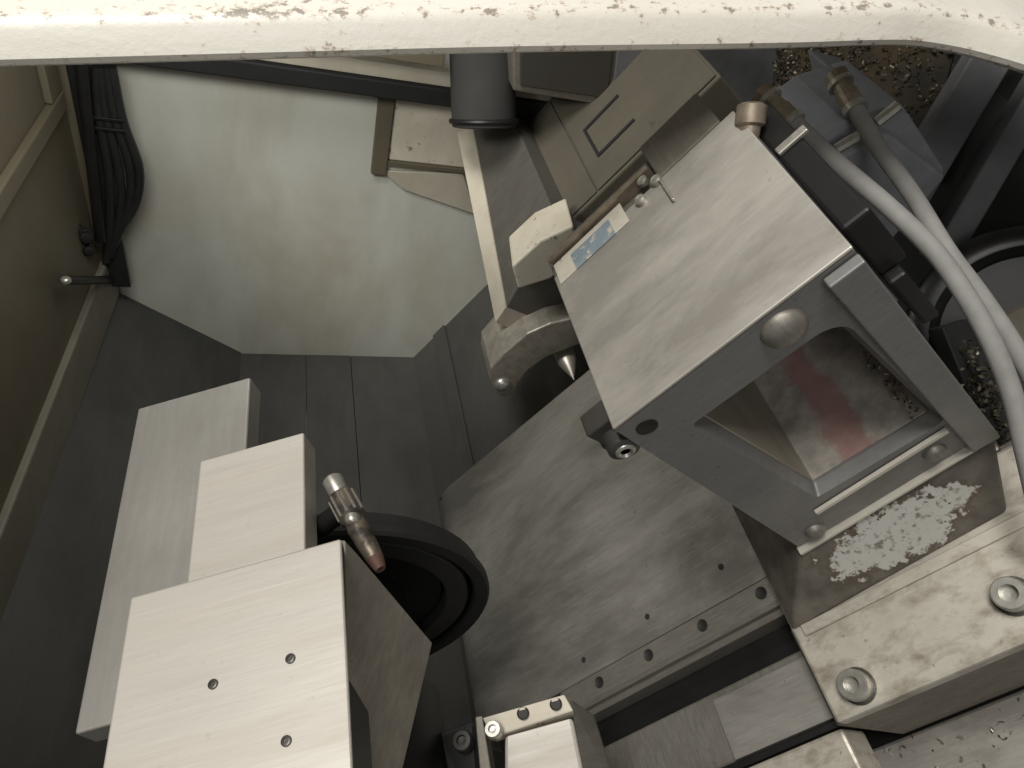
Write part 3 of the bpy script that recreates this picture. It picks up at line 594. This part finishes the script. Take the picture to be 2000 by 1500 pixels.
# ================================================================== UPPER RIGHT: MOTOR, HOSES, STRUTS
mot = Thing('servo_motor', 'blue grey boxy motor behind the tool block under two pale hoses', 'motor', ang=S60, base=(0.07, 0.66, -0.85))
A_ = [m_y(x, y, 0.62) for x, y in ((1500, 350), (1655, 240), (1765, 205), (1850, 335), (1700, 470), (1610, 420))]
mot.add('housing', loft(A_, [p + Vector((0, 0.12, 0)) for p in A_], 0.006), M['motor'])
B_ = [m_y(x, y, 0.60) for x, y in ((1580, 330), (1740, 262), (1850, 345), (1735, 480), (1640, 440))]
mot.add('end_cap', loft(B_, [p + Vector((0, 0.019, 0)) for p in B_], 0.005), M['motor'])
for (xa, ya, xb, yb) in ((1632, 292, 1690, 258), (1712, 240, 1755, 206)):
    mot.add('edge_band', tube([m_y(xa, ya, 0.598), m_y(xb, yb, 0.598)], 0.006, 8, 1, False), M['zinc'])
C_ = [m_y(x, y, 0.70) for x, y in ((1640, 150), (1700, 165), (1755, 205), (1660, 250))]
mot.add('junction_box', loft(C_, [p + Vector((0, 0.08, 0)) for p in C_], 0.004), M['motor'])
def hose(path, label, fit):
    P = [dep(x, y, d) for x, y, d in path]; b = P[-1]
    t = Thing('coolant_hose', label, 'hose', base=tuple(b), group='pale hoses beside the tool block')
    t.add('pipe', tube(P, 0.0086, 14, 10), M['hose'], smooth=True)
    d = (P[0] - P[1]).normalized(); o = P[0]
    f_ = t.add('fitting', turned(o, d, [(-0.004, 0.0105), (0.0, 0.0115), (0.018, 0.0115), (0.019, 0.010), (0.034, 0.010), (0.035, 0.0125), (0.045, 0.0125), (0.046, 0.007)], 6 if fit else 16), M['brass'], smooth=False)
    t.add('ferrule', turned(o, d, [(-0.006, 0.0105), (-0.006, 0.0125), (0.001, 0.0125), (0.001, 0.0105)], 18), M['zinc'], parent=f_, smooth=True)
    t.add('tail_ring', turned(o + d * 0.030, d, [(0, 0.0105), (0.0, 0.0135), (0.005, 0.0135), (0.005, 0.0105)], 18), M['zinc'], parent=f_, smooth=True)
hose([(1545, 235, 0.70), (1625, 310, 0.68), (1725, 395, 0.66), (1800, 465, 0.645), (1855, 530, 0.635), (1925, 645, 0.62), (1975, 765, 0.62), (2005, 890, 0.62), (2040, 1040, 0.62)], 'pale grey hose starting lower and nearer the tool block', True)
hose([(1668, 208, 0.74), (1715, 287, 0.72), (1785, 385, 0.70), (1850, 490, 0.68), (1925, 592, 0.665), (1995, 700, 0.655), (2070, 840, 0.65)], 'pale grey hose from the higher fitting over the motor', False)
# struts and drum in the dark recess
def strut(pxs, d, w, label):
    a, b = dep(*pxs[0], d), dep(*pxs[1], d); ax = (b - a).normalized(); side = ax.cross(Wd).normalized(); dp = ax.cross(side)
    q = lambda o: [o + side * w + dp * 0.02, o - side * w + dp * 0.02, o - side * w - dp * 0.02, o + side * w - dp * 0.02]
    A, B = q(a), q(b); base = a
    solo('support_strut', loft(A, B, 0.003), M['strut'], label, 'strut', base=tuple(base))
strut(((1960, 60), (1745, 420)), 0.95, 0.026, 'broad grey strut behind the motor')
strut(((2080, 80), (1830, 505)), 0.92, 0.017, 'narrow dark strut at the right edge')
dr = Thing('drum', 'black round drum in the shadow right of the hoses', 'drum', base=tuple(dep(2000, 700, 0.84)))
dc = dep(2010, 650, 0.84); da = Vector((0.72, 0.50, -0.48))
dr.add('shell', turned(dc, da, [(0.004, 0.092), (-0.004, 0.096), (-0.010, 0.104), (-0.010, 0.118), (-0.004, 0.128), (0.006, 0.132), (0.07, 0.132)], 64), M['drum'], smooth=True)
dr.add('hub', turned(dc, da, [(0.0, 0.0), (0.0, 0.03), (0.006, 0.036), (0.006, 0.0915)], 48), M['tan'], smooth=True)
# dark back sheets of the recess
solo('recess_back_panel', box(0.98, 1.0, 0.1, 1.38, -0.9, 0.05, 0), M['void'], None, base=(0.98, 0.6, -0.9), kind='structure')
cp = [dep(x, y, d) for x, y, d in ((1515, 40, 1.16), (1880, 40, 1.0), (1800, 340, 1.0), (1660, 330, 1.05), (1515, 255, 1.14))]
pn = (cp[1] - cp[0]).cross(cp[2] - cp[0]).normalized()
if pn.dot(Wd) > 0: pn = -pn
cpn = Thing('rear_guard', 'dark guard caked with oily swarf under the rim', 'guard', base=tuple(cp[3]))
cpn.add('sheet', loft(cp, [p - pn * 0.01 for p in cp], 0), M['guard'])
def curls(pts, mat, name, size, seed):
    rnd = random.Random(seed); bm = bmesh.new()
    for p in pts:
        ax = Vector((rnd.uniform(-1, 1), rnd.uniform(-1, 1), rnd.uniform(-1, 1))).normalized(); u, v, d = basis(ax)
        r = size * rnd.uniform(0.3, 0.8); wd = size * rnd.uniform(0.25, 0.6); a0 = rnd.uniform(0, 6.28); n = 5; prev = None
        for k in range(n):
            a = a0 + k * rnd.uniform(0.5, 0.9)
            rr = r; o = Vector(p) + (u * math.cos(a) + v * math.sin(a)) * rr + d * (k * wd * 0.3)
            row = (bm.verts.new(o), bm.verts.new(o + d * wd))
            if prev: bm.faces.new((prev[0], prev[1], row[1], row[0]))
            prev = row
    return bm
rnd = random.Random(3); L = []
for _ in range(1500):
    i, j = rnd.random(), rnd.random()
    q = (cp[0] * (1 - i) + cp[1] * i) * (1 - j) + (cp[4] * (1 - i) + cp[2] * i) * j
    if i > 0.55 and rnd.random() < 0.55: continue
    L.append(q + pn * rnd.uniform(0, 0.012))
cpn.add('swarf', curls(L, None, 's', 0.007, 4), M['chip_dark'], kind='stuff')
L = []
for _ in range(46):
    t = rnd.random(); s_ = -0.05 + rnd.uniform(-0.004, 0.004) - 0.004 * t; L.append(Vector((s_, 0.325 + 0.10 * t, -0.672 + rnd.uniform(0, 0.003))))
sw = curls(L, None, 's', 0.005, 9)
tb.add('swarf', sw, M['chip'], kind='stuff')
L = []
for _ in range(160):
    t = rnd.random(); L.append(dep(1895 + 75 * t + rnd.gauss(0, 14), 680 + 230 * t + rnd.gauss(0, 22), 0.80 + rnd.uniform(-0.01, 0.01)))
g0 = [dep(x, y, d) for x, y, d in ((1840, 640, 0.82), (1905, 620, 0.84), (2030, 900, 0.80), (2010, 1040, 0.78), (1930, 860, 0.80))]
gt = Thing('swarf_gutter', 'narrow black gutter littered with swarf right of the tool block', 'gutter', base=tuple(g0[3]))
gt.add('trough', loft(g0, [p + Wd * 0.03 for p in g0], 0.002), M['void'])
gt.add('swarf', curls(L, None, 's', 0.008, 12), M['chip_dark'], kind='stuff')
L = []
for _ in range(70):
    t = rnd.random(); p = Vector((-0.50 + 0.45 * t, rnd.uniform(0.10, 0.158), -1.074)); L.append(p)
way.add('swarf', curls(L, None, 's', 0.006, 15), M['chip'], kind='stuff')
